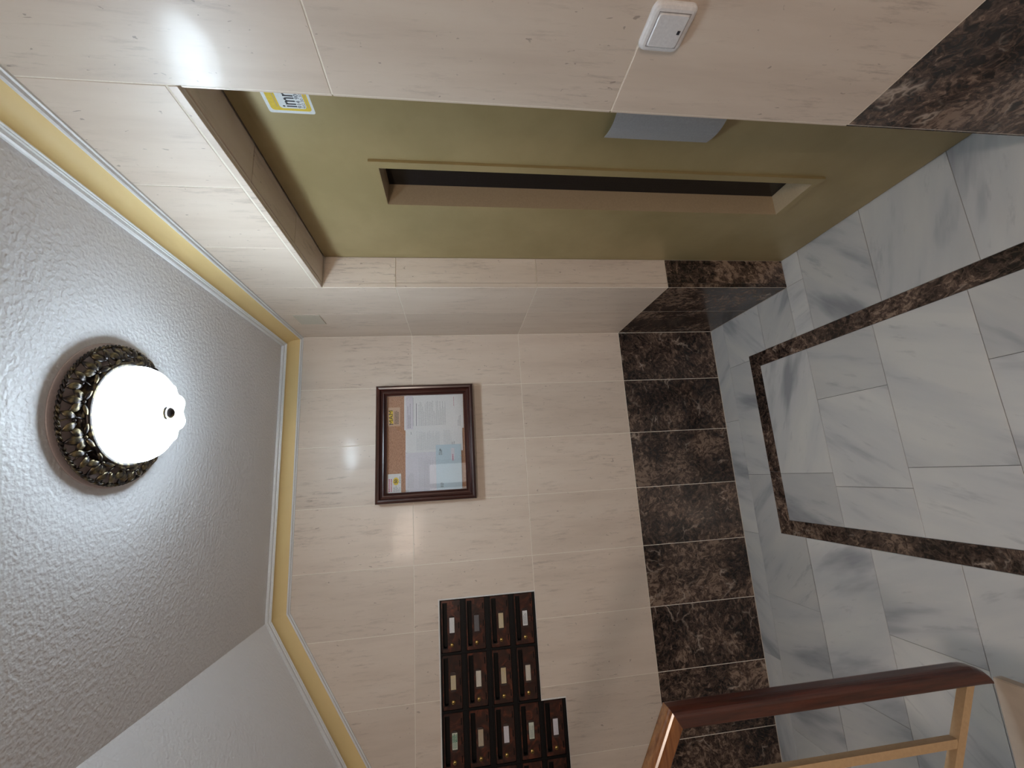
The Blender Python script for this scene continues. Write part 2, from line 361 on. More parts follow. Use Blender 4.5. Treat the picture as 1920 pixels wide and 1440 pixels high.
def holed(bm, rect, holes, y0, y1):
    """rectangle in x,z less rectangular holes, y0..y1 thick, one clean solid"""
    x0, x1, z0, z1 = rect
    xs = sorted(set([x0, x1]+[min(max(h[i], x0), x1) for h in holes for i in (0, 1)]))
    zs = sorted(set([z0, z1]+[min(max(h[i], z0), z1) for h in holes for i in (2, 3)]))
    fs = []
    V = {}
    def vv(x, z):
        k = (round(x, 5), round(z, 5))
        if k not in V: V[k] = bm.verts.new((x, y0, z))
        return V[k]
    for a, b in zip(xs, xs[1:]):
        for c, d in zip(zs, zs[1:]):
            mx, mz = (a+b)/2, (c+d)/2
            if any(h[0] < mx < h[1] and h[2] < mz < h[3] for h in holes): continue
            if b-a < 1e-5 or d-c < 1e-5: continue
            fs.append(bm.faces.new((vv(a, c), vv(b, c), vv(b, d), vv(a, d))))
    if not fs: return False
    r = bmesh.ops.extrude_face_region(bm, geom=fs)
    for v in r['geom']:
        if isinstance(v, bmesh.types.BMVert): v.co.y = y1
    return True
TCACHE = {}
def tile(parent, w, h, loc, rot=(0, 0, 0), M=None, t=0.012, holes=None, bev=0.0007, name='tile'):
    """a tile centred on its own origin, local x wide, z high, face at local y = 0 looking to -y"""
    key = (round(w, 4), round(h, 4), round(t, 4), M.name) if not holes else None
    if key and key in TCACHE: me = TCACHE[key]
    else:
        bm = bmesh.new()
        if holes:
            if not holed(bm, (-w/2, w/2, -h/2, h/2), holes, 0, t): bm.free(); return None
        else:
            b_ = bev
            v = []
            for (yy, ins) in ((0, b_), (b_, 0), (t, 0)):
                v.append([bm.verts.new((sx*(w/2-ins), yy, sz*(h/2-ins))) for sx, sz in ((-1, -1), (1, -1), (1, 1), (-1, 1))])
            bm.faces.new(v[0]); bm.faces.new(v[2][::-1])
            for p, q in zip(v, v[1:]):
                for i in range(4): bm.faces.new((p[i], q[i], q[(i+1) % 4], p[(i+1) % 4]))
        me = mesh_of(name, bm, M)
        if key: TCACHE[key] = me
    return link(name, me, parent, loc, rot)
def text(name, s, size, M, parent, matrix, bold=0.0, align='CENTER', sx=1.0):
    c = bpy.data.curves.new(name, 'FONT'); c.body = s; c.size = size; c.align_x = align; c.align_y = 'CENTER'; c.offset = bold; c.extrude = 0.00008
    c.resolution_u = 3
    o = bpy.data.objects.new(name, c); me = bpy.data.meshes.new_from_object(o); bpy.data.objects.remove(o)
    me.materials.append(M)
    r = bpy.data.objects.new(name, me); COL.objects.link(r); r.parent = parent; r.matrix_local = matrix @ Matrix.Diagonal((sx, 1, 1, 1))
    return r
# a text lying in the x,z plane seen from -y
def on_back(x, y, z, tilt=0): return Matrix.Translation((x, y, z)) @ Matrix.Rotation(math.pi/2, 4, 'X') @ Matrix.Rotation(tilt, 4, 'Z')
def on_right(x, y, z): return Matrix.Translation((x, y, z)) @ Matrix.Rotation(-math.pi/2, 4, 'Z') @ Matrix.Rotation(math.pi/2, 4, 'X')
RZ_RIGHT = (0, 0, -math.pi/2)          # local -y looks to -x (into the room) ; local x runs to -y
def dashes(bm, x0, x1, z0, z1, pitch, th, y, rnd, fill=0.85, word=0.012):
    z = z1
    while z > z0:
        x = x0; end = x0+(x1-x0)*(fill if rnd.random() > .3 else rnd.uniform(.4, fill))
        while x < end:
            w = rnd.uniform(.4, 1.4)*word
            if x+w > x1: break
            v = [bm.verts.new(p) for p in ((x, y, z), (x+w, y, z), (x+w, y, z-th), (x, y, z-th))]; bm.faces.new(v)
            x += w+word*.25
        z -= pitch

# ------------------------------------------------------------------ dimensions of the hall (metres)
ZC = 2.428; ZA, ZB, HD = 1.780, 1.187, 0.589
Y1, Y2 = -0.608, -1.507                # far and near edge of the lift recess in the right wall
E = 0.135                              # its depth
ZL = 2.068                             # its lintel
XK = -1.370; SL = 0.5615               # where the ceiling breaks into the stair soffit, and its fall
XL, YR = -3.3, -5.4                    # left wall, rear wall
G = 0.0015                             # half a joint
def soffit_z(x): return ZC+SL*(x-XK)

# ------------------------------------------------------------------ floor
bm = bmesh.new(); box(bm, XL, 0.32, YR, 0.02, -0.12, -0.0025)
floor = struct('floor', bm, GROUT_D)
FR = (-math.pi/2, 0, 0)                # tile face (local -y) turned up: local z -> world y
g = 0.0008
def ftile(x0, x1, y0, y1, M=WM, holes=None):
    w, h = x1-x0-2*g, y1-y0-2*g; cx, cy = (x0+x1)/2, (y0+y1)/2
    hl = None
    if holes: hl = [(a-cx, b-cx, c-cy, d-cy) for a, b, c, d in holes]
    return tile(floor, w, h, (cx, cy, 0), FR, M, holes=hl)
B0, B1, C0, C1 = -0.31, -0.24, -1.135, -1.067      # dark border: right strip and left strip
BY0, BY1 = -0.352, -0.282                          # its back strip
band_hole = [(C0, B1, YR, BY1)]
def strip(y0, y1, joints, holes=None):
    for a, b in zip(joints, joints[1:]):
        ftile(b, a, y0, y1, holes=holes)
strip(-0.118, 0.0, [0.0, -0.558, -1.156, -1.752, -2.352, -2.952, XL])
ftile(-0.262, 0.0, -0.408, -0.118, holes=[(-0.262, B1, -0.408, BY1)])
ftile(-0.853, -0.262, BY1, -0.118)
ftile(-1.445, -0.853, -0.430, -0.118, holes=[(C0, -0.853, -0.430, BY1)])
strip(-0.430, -0.118, [-1.445, -2.041, -2.641, XL])
rights = [-0.408, -0.705, -1.005, -1.304, -1.604, -1.904, -2.204, -2.504, -2.804, -3.104, -3.404, -3.704, -4.004, -4.6, YR]
for k, (a, b) in enumerate(zip(rights, rights[1:])):
    if k == 0: ftile(B1, 0.0, -0.608, a); ftile(B1, 0.0, b, -0.608+0.0); ftile(0.0, E+.06, b, -0.608)
    elif b > Y2-.11: ftile(B1, E+.06, b, a, holes=[(0.0, E+.07, b, Y2)] if b < Y2 else None)
    else: ftile(B1, 0.0, b, a)
inner = [(-0.645, [-0.85]), (-0.951, [-0.54, -0.905]), (-1.253, [-0.835]), (-1.553, [-0.53]), (-1.853, [-0.80]), (-2.153, [-0.45]),
         (-2.453, [-0.75]), (-2.753, [-0.5]), (-3.053, [-0.9]), (-3.353, [-0.6]), (-3.65, [-0.8]), (-3.95, [-0.5]), (-4.6, [-0.7]), (YR, [-0.6])]
yp = BY0
for y, js in inner:
    xs = [B0]+js+[C1]
    for a, b in zip(xs, xs[1:]): ftile(b, a, y, yp)
    yp = y
lefts = [(-0.432, []), (-0.738, [-1.735, -2.335, -2.935]), (-1.037, [-1.432, -2.032, -2.632]), (-1.340, [-1.735, -2.335, -2.935]), (-1.64, [-1.43, -2.03, -2.63]),
         (-1.94, [-1.735, -2.335]), (-2.24, [-1.43, -2.03, -2.63]), (-2.54, [-1.73, -2.33]), (-2.84, [-1.43, -2.03]), (-3.14, [-1.73, -2.33]), (-3.44, [-1.5, -2.1]), (-4.0, [-1.7, -2.3]), (-4.6, [-1.5, -2.1]), (YR, [-1.7, -2.3])]
for k in range(1, len(lefts)):
    y0, y1 = lefts[k][0], lefts[k-1][0]; xs = [C0]+lefts[k][1]+[XL]
    for a, b in zip(xs, xs[1:]): ftile(b, a, y0, y1)
def bandpiece(pts):
    cx = sum(p[0] for p in pts)/len(pts); cy = sum(p[1] for p in pts)/len(pts)
    b = bmesh.new(); prism(b, [(p[0]-cx, p[1]-cy) for p in pts], 0, 0.012)
    obj('border_strip', b, EMP, floor, (cx, cy, 0), FR)
bandpiece([(B1-g, BY1-g), (B0-g, BY0-g), (-0.84, BY0-g), (-0.84, BY1-g)])
bandpiece([(-0.8415, BY1-g), (-0.8415, BY0-g), (C1+g, BY0-g), (C0+g, BY1-g)])
for xa, xb, sgn in ((B0, B1, 1), (C0, C1, -1)):
    y = BY1 if sgn > 0 else BY1; first = True; yy = -1.0
    ends = [None, -0.95, -1.55, -2.15, -2.75, -3.35, -4.0, -4.7, YR] if sgn > 0 else [None, -0.88, -1.48, -2.08, -2.68, -3.28, -3.9, -4.6, YR]
    for a, b in zip(ends, ends[1:]):
        if a is None:
            if sgn > 0: bandpiece([(B1-g, BY1-2*g), (B1-g, b+g), (B0+g, b+g), (B0+g, BY0-2*g)])
            else: bandpiece([(C0+g, BY1-2*g), (C1-g, BY0-2*g), (C1-g, b+g), (C0+g, b+g)])
        else: bandpiece([(xa+g, a-g), (xb-g, a-g), (xb-g, b+g), (xa+g, b+g)])

# ------------------------------------------------------------------ back wall
MB = [(-2.3355, -1.3535, 1.1865, 1.6655), (-2.3355, -1.8385, 1.0665, 1.1865)]      # the letterbox opening (x0,x1,z0,z1)
bm = bmesh.new(); holed(bm, (XL-0.1, 0.32, -0.12, 4.3), MB, 0.0009, 0.16)
wall_back = struct('wall_back', bm, GROUT_L)
cols = [0.0]+[-(0.289+0.3*i) for i in range(11)]; cols[-1] = XL
def wtile(parent, x0, x1, z0, z1, M, y=0.0):
    w, h = x1-x0-2*G, z1-z0-2*G; cx, cz = (x0+x1)/2, (z0+z1)/2
    hs = [(a-cx, b-cx, c-cz, d-cz) for a, b, c, d in MB if a < x1 and b > x0 and c < z1 and d > z0]
    return tile(parent, w, h, (cx, y, cz), (0, 0, 0), M, holes=hs or None)
for a, b in zip(cols, cols[1:]):
    wtile(wall_back, b, a, 0, HD, EMP)
    for z0, z1 in ((HD, ZB), (ZB, ZA), (ZA, 2.40)):
        wtile(wall_back, b, a, z0, z1, LIME)
# ------------------------------------------------------------------ right wall with the lift recess
bm = bmesh.new()
box(bm, 0.0009, 0.32, Y1, 0.02, -0.12, 4.3)
box(bm, 0.0009, 0.32, YR, Y2, -0.12, 4.3)
box(bm, 0.0009, 0.32, Y2, Y1, ZL+.004, 4.3)
box(bm, 0.26, 0.32, Y2, Y1, -0.12, ZL+.004)
wall_right = struct('wall_right', bm, GROUT_L)
def rtile(y0, y1, z0, z1, M, t=0.012):       # y0 > y1
    w, h = (y0-y1)-2*G, z1-z0-2*G
    return tile(wall_right, w, h, (0, (y0+y1)/2, (z0+z1)/2), RZ_RIGHT, M, t=t)
rows = ((0, HD, EMP), (HD, ZB, LIME), (ZB, ZA, LIME))
for a, b in ((0, -0.326), (-0.326, Y1)):
    for z0, z1, M in rows+((ZA, 2.40, LIME),): rtile(a, b, z0, z1, M) if b != Y1 else rtile(a, b-0.0, z0, z1, M)
near = [Y2, -2.107, -2.707, -3.307, -3.907, -4.507, YR]
for a, b in zip(near, near[1:]):
    for z0, z1, M in rows+((ZA, 2.40, LIME),): rtile(a, b, z0, z1, M)
lint = [Y1, -0.907, -1.207, Y2]
for a, b in zip(lint, lint[1:]):
    rtile(a, b, ZL+.022, 2.40, LIME)
rtile(Y1, Y2, ZL, ZL+.020, LIME)                                   # narrow lintel edging strip
for a, b in zip(lint, lint[1:]):                                   # lintel underside
    tile(wall_right, E-.022, (a-b)-2*G, ((E+.020)/2, (a+b)/2, ZL), (math.pi/2, 0, 0), LIME, t=0.004)
bmj = bmesh.new()
for z0, z1, M in rows[1:]+((ZA, ZL-.004, LIME),) + (rows[0],):
    # far reveal: the slab edge of the wall tiles, then the reveal tile
    tile(wall_right, E-.022, z1-z0-2*G, ((E+.020)/2, Y1-.004, (z0+z1)/2), (0, 0, 0), M, t=0.006)
    b_ = bmesh.new(); box(b_, 0.0015, 0.019, Y1-.0042, Y1+.004, z0+G, z1-G); obj('tile_edge', b_, M, wall_right)
    tile(wall_right, E-.022, z1-z0-2*G, ((E+.020)/2, Y2+.004, (z0+z1)/2), (0, 0, math.pi), M, t=0.006)
    b_ = bmesh.new(); box(b_, 0.0015, 0.019, Y2-.004, Y2+.0042, z0+G, z1-G); obj('tile_edge', b_, M, wall_right)
bmj.free()
# stone-coloured junction cover near the cornice
bm = bmesh.new(); box(bm, -0.004, 0.0, -0.319, -0.206, 2.170, 2.287, 0.001)
cov = obj('cover_plate', bm, simple('cover_plate_paint', (0.60, 0.56, 0.47), 0.5)); cov['label'] = 'small square blank cover plate high on the right wall below the cornice'; cov['category'] = 'cover plate'

# ------------------------------------------------------------------ other walls, ceiling
YS = -1.13                              # the edge of the upper flight
bm = bmesh.new(); box(bm, XK, 0.32, YR-.1, 0.02, ZC, ZC+.25)
ceil = struct('ceiling', bm, STIP)
bm = bmesh.new(); box(bm, XL-.1, XK-.001, YR-.1, YS-.001, 4.2, 4.3); struct('ceiling_stairwell', bm, PLASTER)
# underside of the next flight: slopes down to the left
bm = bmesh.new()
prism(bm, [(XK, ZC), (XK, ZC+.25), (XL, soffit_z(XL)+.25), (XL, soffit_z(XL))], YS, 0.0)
o = struct('ceiling_soffit', bm, STIP_LIT)
bm = bmesh.new(); box(bm, XL-.1, XL, YR-.1, 0.1, -0.12, 4.3); struct('wall_left', bm, PLASTER)
bm = bmesh.new(); box(bm, XK-.001, XK+.06, YR-.1, YS, ZC+.25, 4.3); struct('wall_stairwell', bm, PLASTER)
bm = bmesh.new(); holed(bm, (XL-.1, 0.32, -0.12, 4.3), [(-1.35, -0.45, 0.0, 2.15)], YR-.1, YR); struct('wall_rear', bm, PLASTER)
# street door at the rear end of the hall
d2 = structe('door_2')
bm = bmesh.new(); holed(bm, (-1.35, -0.45, 0.0, 2.15), [(-1.27, -0.94, 0.35, 2.05), (-0.86, -0.53, 0.35, 2.05)], YR-.07, YR-.03); obj('door_frame', bm, MAHOG, d2)
for x0, x1 in ((-1.27, -0.94), (-0.86, -0.53)):
    bm = bmesh.new(); box(bm, x0, x1, YR-.055, YR-.045, 0.35, 2.05); obj('pane', bm, DAY, d2)

# cornice: moulding + yellow cove + moulding
def sweep(path, prof):
    """path of wall/ceiling points; prof = (inward t, height below ceiling h)"""
    P = [Vector(p) for p in path]; b = bmesh.new(); dirs = [(q-p).normalized() for p, q in zip(P, P[1:])]
    inw = [Vector((-1, 0, 0)) if abs(d.y) > .9 else Vector((0, -1, 0)) for d in dirs]
    dn = [Vector((0, 0, -1)) if abs(d.z) < .01 else Vector((SL, 0, -1)).normalized() for d in dirs]
    rings = []
    for k, p in enumerate(P):
        if k == 0: s, nrm = 0, dirs[0]
        elif k == len(P)-1: s, nrm = k-1, dirs[-1]
        else: s, nrm = k-1, (dirs[k-1]+dirs[k]).normalized()
        ring = []
        for t, h in prof:
            q = p+inw[s]*t+dn[s]*h; lam = (p-q).dot(nrm)/dirs[s].dot(nrm); ring.append(b.verts.new(q+dirs[s]*lam))
        rings.append(ring)
    n = len(prof)
    for a, c in zip(rings, rings[1:]):
        for i in range(n): b.faces.new((a[i], a[(i+1) % n], c[(i+1) % n], c[i]))
    b.faces.new(rings[0]); b.faces.new(rings[-1][::-1])
    return b
path = [(0, YR, ZC), (0, 0, ZC), (XK, 0, ZC), (XL, 0, soffit_z(XL))]
trim = structe('trim_1')
low = [(-.002, .082), (.005, .082), (.007, .078), (.014, .077), (.016, .074), (.016, .0705), (.006, .0700), (-.002, .0700)]
obj('lower_moulding', sweep(path, low), WHITE_TRIM, trim)
cove = [(.006, .0700), (.0155, .0700)]+[(.0155+.0345*(1-math.cos(math.radians(a))), .0700-.049*math.sin(math.radians(a))) for a in [90*i/28 for i in range(1, 29)]]+[(.050, .002), (.006, .002)]
oc = obj('yellow_cove', sweep(path, cove), YELLOW, trim)
up = [(.046, .0205), (.052, .0205), (.0535, .0165), (.0555, .0165), (.0565, .012), (.064, .0105), (.0665, .006), (.0665, -.002), (.046, -.002)]
obj('upper_moulding', sweep(path, up), WHITE_TRIM, trim)

# ------------------------------------------------------------------ lift door (a steel swing door in the recess)
door = structe('door_1')
DX = 0.135
bm = bmesh.new(); 
for ya, yb, za, zb in ((Y1-.004, Y1-.034, 0, ZL-.004), (Y2+.034, Y2+.004, 0, ZL-.004), (Y1-.034, Y2+.034, ZL-.034, ZL-.004)):
    box(bm, DX, DX+.06, min(ya, yb), max(ya, yb), za, zb)
obj('door_frame', bm, OLIVE, door)
# panel, built facing -y then turned: local x = -world y
WY0, WY1, WZ0, WZ1 = 0.981, 1.150, 0.330, 1.753                    # window opening in -y, z
def rbox(bm, yn0, yn1, z0, z1, x0, x1, bev=0): return box(bm, yn0, yn1, x0, x1, z0, z1, bev)
bm = bmesh.new(); holed(bm, (-Y1+.0355, -Y2-.0355, 0.006, ZL-.0355), [(WY0, WY1, WZ0, WZ1)], DX-.004, DX+.06)
panel = obj('door_panel', bm, OLIVE, door, (0, 0, 0), RZ_RIGHT)
panel.location = (0, 0, 0)
bm = bmesh.new(); holed(bm, (WY0-.026, WY1+.026, WZ0-.026, WZ1+.026), [(WY0, WY1, WZ0, WZ1)], DX-.0125, DX-.004)
obj('window_surround', bm, OLIVE, door, (0, 0, 0), RZ_RIGHT); bm = bmesh.new()
# splayed reveal down to the glass
gx = DX+.062
for (a, b, c, d_) in (((WY0, WZ0), (WY1, WZ0), (WY1-.004, WZ0+.004), (WY0+.004, WZ0+.004)), ((WY1, WZ0), (WY1, WZ1), (WY1-.004, WZ1-.004), (WY1-.004, WZ0+.004)),
                      ((WY1, WZ1), (WY0, WZ1), (WY0+.004, WZ1-.004), (WY1-.004, WZ1-.004)), ((WY0, WZ1), (WY0, WZ0), (WY0+.004, WZ0+.004), (WY0+.004, WZ1-.004))):
    v = [bm.verts.new(p) for p in ((a[0], DX-.0125, a[1]), (b[0], DX-.0125, b[1]), (c[0], gx, c[1]), (d_[0], gx, d_[1]))]; bm.faces.new(v)
sur = obj('window_reveal', bm, OLIVE_LIT, door, (0, 0, 0), RZ_RIGHT)
bm = bmesh.new(); rbox(bm, WY0+.002, WY1-.002, WZ0+.002, WZ1-.002, gx, gx+.006)
obj('wired_glass', bm, WGLASS, door, (0, 0, 0), RZ_RIGHT)
# satin pull plate: a shallow bowed sheet
bm = bmesh.new()
n = 10; fr, bk = [], []
for i in range(n+1):
    s_ = i/n; yn = 1.305+.125*s_; bow = .010+.016*math.sin(math.pi*min(s_*1.0, 1))
    fr.append((yn, bow))
for z in (0.813, 1.118): pass
rowsv = []
for (off) in (0.0, 0.0022):
    for z in (0.813, 1.118): rowsv.append([bm.verts.new((yn, DX-.004-bo+off, z)) for yn, bo in fr])
f0, f1, b0, b1 = rowsv
for i in range(n):
    bm.faces.new((f0[i], f0[i+1], f1[i+1], f1[i])); bm.faces.new((b0[i], b1[i], b1[i+1], b0[i+1]))
    bm.faces.new((f0[i], b0[i], b0[i+1], f0[i+1])); bm.faces.new((f1[i], f1[i+1], b1[i+1], b1[i]))
for i in (0, n): bm.faces.new((f0[i], f1[i], b1[i], b0[i]))
for z in (0.84, 1.09): box(bm, 1.36, 1.375, DX-.024, DX-.003, z-.008, z+.008)
obj('pull_plate', bm, STEEL, door, (0, 0, 0), RZ_RIGHT)

# maintenance sticker on the lift door
st = thing('sticker', 'white and yellow sticker high on the olive lift door, partly behind the wall edge', 'sticker', (DX-.004, -1.40, 1.928))
def sq(x0, x1, z0, z1, y, r=0.0, th=0.0003):
    b = bmesh.new(); prism(b, rrect(x0, x1, z0, z1, r, 4) if r else [(x0, z0), (x1, z0), (x1, z1), (x0, z1)], y-th, y); return b
obj('backing', sq(-.078, .078, -.054, .054, 0, .006), PAPER['label'], st, rot=RZ_RIGHT)
obj('yellow_field', sq(-.070, .070, -.048, .046, -.0003, .008), PAPER['yellow'], st, rot=RZ_RIGHT)
obj('white_field', sq(-.063, .063, -.038, .024, -.0006, .007), PAPER['label'], st, rot=RZ_RIGHT)
obj('dark_line', sq(-.060, .060, .029, .0305, -.0006), PAPER['beige'], st, rot=RZ_RIGHT)
obj('dark_line', sq(-.060, .060, -.0435, -.042, -.0006), PAPER['beige'], st, rot=RZ_RIGHT)
text('lettering', 'imn', .050, INKB, st, on_right(-.0010, .060, -.001), sx=0.60, bold=.0006, align='LEFT')
text('lettering', '914 900', .014, INK, st, on_right(-.0010, .061, -.024), bold=.0003, align='LEFT')
text('lettering', '902 30 300', .010, INK, st, on_right(-.0010, .061, -.034), align='LEFT')

# ------------------------------------------------------------------ light switch by the lift
sw = thing('light_switch', 'white square rocker switch with tiny dark window on the right wall beside the lift', 'switch', (0, -1.6925, 1.149))
bm = bmesh.new()
def rounded_plate(bm, h0, h1, r, levels):
    """levels: list of (inset, y)"""
    rings = []
    for ins, y in levels: rings.append([bm.verts.new((p[0], y, p[1])) for p in rrect(-h0+ins, h0-ins, -h1+ins, h1-ins, max(r-ins*.7, .002), 6)])
    for a, b in zip(rings, rings[1:]):
        for i in range(len(a)): bm.faces.new((a[i], a[(i+1) % len(a)], b[(i+1) % len(a)], b[i]))
    bm.faces.new(rings[0]); bm.faces.new(rings[-1][::-1])
rounded_plate(bm, .0415, .0405, .013, [(0, 0), (0, -.004), (.002, -.008), (.006, -.0105), (.010, -.011)])
obj('frame', bm, SWITCHW, sw, rot=RZ_RIGHT, smooth=False)
bm = bmesh.new(); rounded_plate(bm, .029, .028, .006, [(0, -.010), (0, -.0125), (.0015, -.014)])
rk = obj('rocker', bm, simple('rocker_plastic', (0.74, 0.74, 0.76), 0.3), sw, rot=RZ_RIGHT)
bm = bmesh.new(); box(bm, -.0035, .0035, -.0146, -.0135, -.023, -.0175, .0004); obj('indicator_window', bm, INKB, rk)
bm = bmesh.new(); holed(bm, (-.0305, .0305, -.0295, .0295), [(-.0292, .0292, -.0282, .0282)], -.0113, -.0105); obj('gap', bm, simple('switch_gap_shadow', (0.35, 0.34, 0.35), .6), sw, rot=RZ_RIGHT)

# ------------------------------------------------------------------ notice board
nb = thing('notice_board', 'glazed dark mahogany framed notice board of cork on the back wall', 'notice board', (-0.588, 0, 1.7095))
fw, fh = .298, .250                         # half outer size
D = .066
prof = [(0, 0), (0, -.050), (.003, -.058), (.012, -.066), (.020, -.064), (.026, -.052), (.034, -.046), (.040, -.047), (.043, -.040), (.050, -.033), (.050, -.005), (.046, 0)]
def frame_side(L0, axis):
    """mitred side: profile (inset, y) swept between the mitres"""
    b = bmesh.new(); n = len(prof)
    r0 = []; r1 = []
    for ins, y in prof:
        if axis == 'top': r0.append(b.verts.new((-fw+ins, y, fh-ins))); r1.append(b.verts.new((fw-ins, y, fh-ins)))
        if axis == 'bottom': r0.append(b.verts.new((-fw+ins, y, -fh+ins))); r1.append(b.verts.new((fw-ins, y, -fh+ins)))
        if axis == 'left': r0.append(b.verts.new((-fw+ins, y, -fh+ins))); r1.append(b.verts.new((-fw+ins, y, fh-ins)))
        if axis == 'right': r0.append(b.verts.new((fw-ins, y, -fh+ins))); r1.append(b.verts.new((fw-ins, y, fh-ins)))
    for i in range(n): b.faces.new((r0[i], r0[(i+1) % n], r1[(i+1) % n], r1[i]))
    b.faces.new(r0); b.faces.new(r1[::-1])
    return b
for a in ('top', 'bottom', 'left', 'right'):
    obj('frame_side', frame_side(0, a), FRAMEW_H if a in ('top', 'bottom') else FRAMEW_V, nb)
bm = bmesh.new(); box(bm, -fw+.046, fw-.046, -.012, -.001, -fh+.046, fh-.046); obj('cork_panel', bm, CORK, nb)
bm = bmesh.new(); box(bm, -fw+.0465, fw-.0465, -.031, -.028, -fh+.0465, fh-.0465); obj('glass', bm, CGLASS, nb)
BX, BZ = -0.588, 1.7095
def sheet(name, label, cat, x0, x1, z0, z1, y, M, tilt=0.0, group=None):
    t = thing(name, label, cat, ((x0+x1)/2, y, (z0+z1)/2), group); w, h = (x1-x0)/2, (z1-z0)/2
    b = bmesh.new(); n = 6
    fr = [[b.verts.new((-w+2*w*i/n, -.0004-.0006*math.sin(math.pi*i/n), zz)) for i in range(n+1)] for zz in (-h, h)]
    for i in range(n): b.faces.new((fr[0][i], fr[0][i+1], fr[1][i+1], fr[1][i]))
    r = bmesh.ops.extrude_face_region(b, geom=list(b.faces))
    for v in r['geom']:
        if isinstance(v, bmesh.types.BMVert): v.co.y += .0003
    obj('sheet', b, M, t); t.rotation_euler = (0, tilt, 0)
    return t, w, h
def lines(t, M, spec, rnd, y=-.0013, name='printed_lines'):
    b = bmesh.new()
    for a in spec: dashes(b, a[0], a[1], a[2], a[3], a[4], a[5], y, rnd, word=a[6] if len(a) > 6 else .008)
    o = obj(name, b, M, t); o['kind'] = 'stuff'
def bar(t, x0, x1, z0, z1, M, name='printed_bar', y=-.0014):
    b = bmesh.new(); prism(b, [(x0, z0), (x1, z0), (x1, z1), (x0, z1)], y-.0001, y); return obj(name, b, M, t)
rn = random.Random(3)
# sheets lie in the case, one over another
t, w, h = sheet('paper_notice', 'pinkish white sheet at the left of the notice board, above the blue sheet', 'paper', -.836, -.626, 1.540, 1.816, -.0135, PAPER['pinkish'])
lines(t, INKL, [(-w+.02, -w+.10, .10, .125, .006, .0015), (-w+.02, w-.02, -.02, .07, .007, .0012), (-w+.10, w-.03, -.08, -.04, .006, .0014)], rn)
t, w, h = sheet('paper_notice', 'white letter in the middle of the notice board between two other sheets', 'paper', -.640, -.500, 1.521, 1.815, -.0150, PAPER['white'])
lines(t, INKL, [(-w+.012, w-.02, -.03, .09, .006, .0013), (-w+.03, w-.02, -.09, -.05, .006, .0013)], rn)
lines(t, INK, [(w-.045, w-.022, .118, .12, .01, .003, .006), (-w+.02, -w+.05, -.105, -.09, .006, .002)], rn, name='letterhead')
t, w, h = sheet('paper_notice', 'white letter with a dark headed strip at the right of the notice board', 'paper', -.522, -.332, 1.513, 1.821, -.0165, PAPER['white'])
bar(t, -w+.004, w-.004, h-.045, h-.008, PAPER['lilac'], 'header_strip'); bar(t, -w+.02, w-.02, h-.047, h-.0455, INK)
lines(t, INK, [(-w+.01, w-.03, h-.034, h-.018, .006, .002)], rn, y=-.0017, name='letterhead')
bar(t, -w+.02, w-.05, h-.064, h-.061, INK)
lines(t, INK, [(-w+.02, w-.025, -.06, h-.075, .0065, .0013)], rn)
lines(t, INKP, [(w-.07, w-.01, -h+.045, -h+.05, .01, .002)], rn, name='red_lines')
lines(t, INK, [(-w+.012, -w+.07, -h+.012, -h+.03, .006, .0015)], rn, name='footer')
t, w, h = sheet('paper_notice', 'pale blue sheet at the lower left of the notice board over the pinkish one', 'paper', -.834, -.606, 1.530, 1.661, -.0180, PAPER['blue'])
bar(t, .035, .095, -.030, -.012, PAPER['pinkish'], 'address_window'); lines(t, INKP, [(.030, .070, -.024, -.019, .01, .0045, .006)], rn, y=-.0018, name='red_lines')
lines(t, INK, [(.062, .092, h-.030, h-.016, .006, .003, .006), (-w+.012, -w+.04, h-.034, h-.022, .005, .0025)], rn, name='letterhead')
b = bmesh.new(); prism(b, [(.078, h-.016), (.096, h-.022), (.078, h-.028), (.088, h-.022)], -.0019, -.0017); obj('printed_arrow', b, INKB, t)
t, w, h = sheet('business_card', 'cream card lettered MAM at the top right of the notice board', 'card', -.498, -.399, 1.843, 1.904, -.0135, PAPER['skin'])
b = bmesh.new(); prism(b, [(-.036, .004), (.034, .006), (.036, .026), (-.034, .022)], -.0016, -.0015); obj('yellow_flash', b, PAPER['yellow'], t)
text('lettering', 'MAM', .030, INKB, t, on_back(-.004, -.0019, .014, .05), bold=0, sx=1.2)
lines(t, INKB, [(-w+.010, w-.012, -.026, -.004, .0075, .0035, .006)], rn, y=-.0016)
t, w, h = sheet('flyer', 'white and pink flyer with yellow 50 splash, top left in the notice board', 'flyer', -.836, -.742, 1.838, 1.905, -.0135, PAPER['white'])
b = bmesh.new(); pts = [((.018+.003*(i % 2))*math.cos(i*math.pi/9)+.010, (.013+.003*(i % 2))*math.sin(i*math.pi/9)-.008) for i in range(18)]; prism(b, pts, -.0017, -.0014); obj('yellow_splash', b, PAPER['yellow'], t)
text('lettering', '50', .020, INKB, t, on_back(.010, -.0021, -.008), bold=.0005)
lines(t, INKP, [(-w+.006, w-.02, .012, .028, .010, .006, .006)], rn); lines(t, INK, [(-w+.006, -.012, -.028, .004, .006, .002), (.0, w-.008, -.030, -.026, .006, .003)], rn, name='small_print')
for (px, pz) in ((-.356, 1.801), (-.639, 1.808), (-.827, 1.809), (-.668, 1.534)):
    b = bmesh.new(); lathe(b, [(.0001, -.005), (.0035, -.0045), (.0042, -.003), (.0035, -.001), (.0012, -.0005), (.001, .004)], 12)
    nm = {-.356: 'holding the right hand letter', -.639: 'at the top of the middle letter', -.827: 'holding the pinkish sheet', -.668: 'below the pale blue sheet'}[px]
    o = obj('push_pin', b, SWITCHW, None, (px, -.0205, pz), (-math.pi/2, 0, 0), True); o['label'] = 'white push pin in the notice board '+nm; o['category'] = 'pin'; o['group'] = 'push pins in the notice board'

# ------------------------------------------------------------------ letterboxes
CW, CH = .2425, .1195
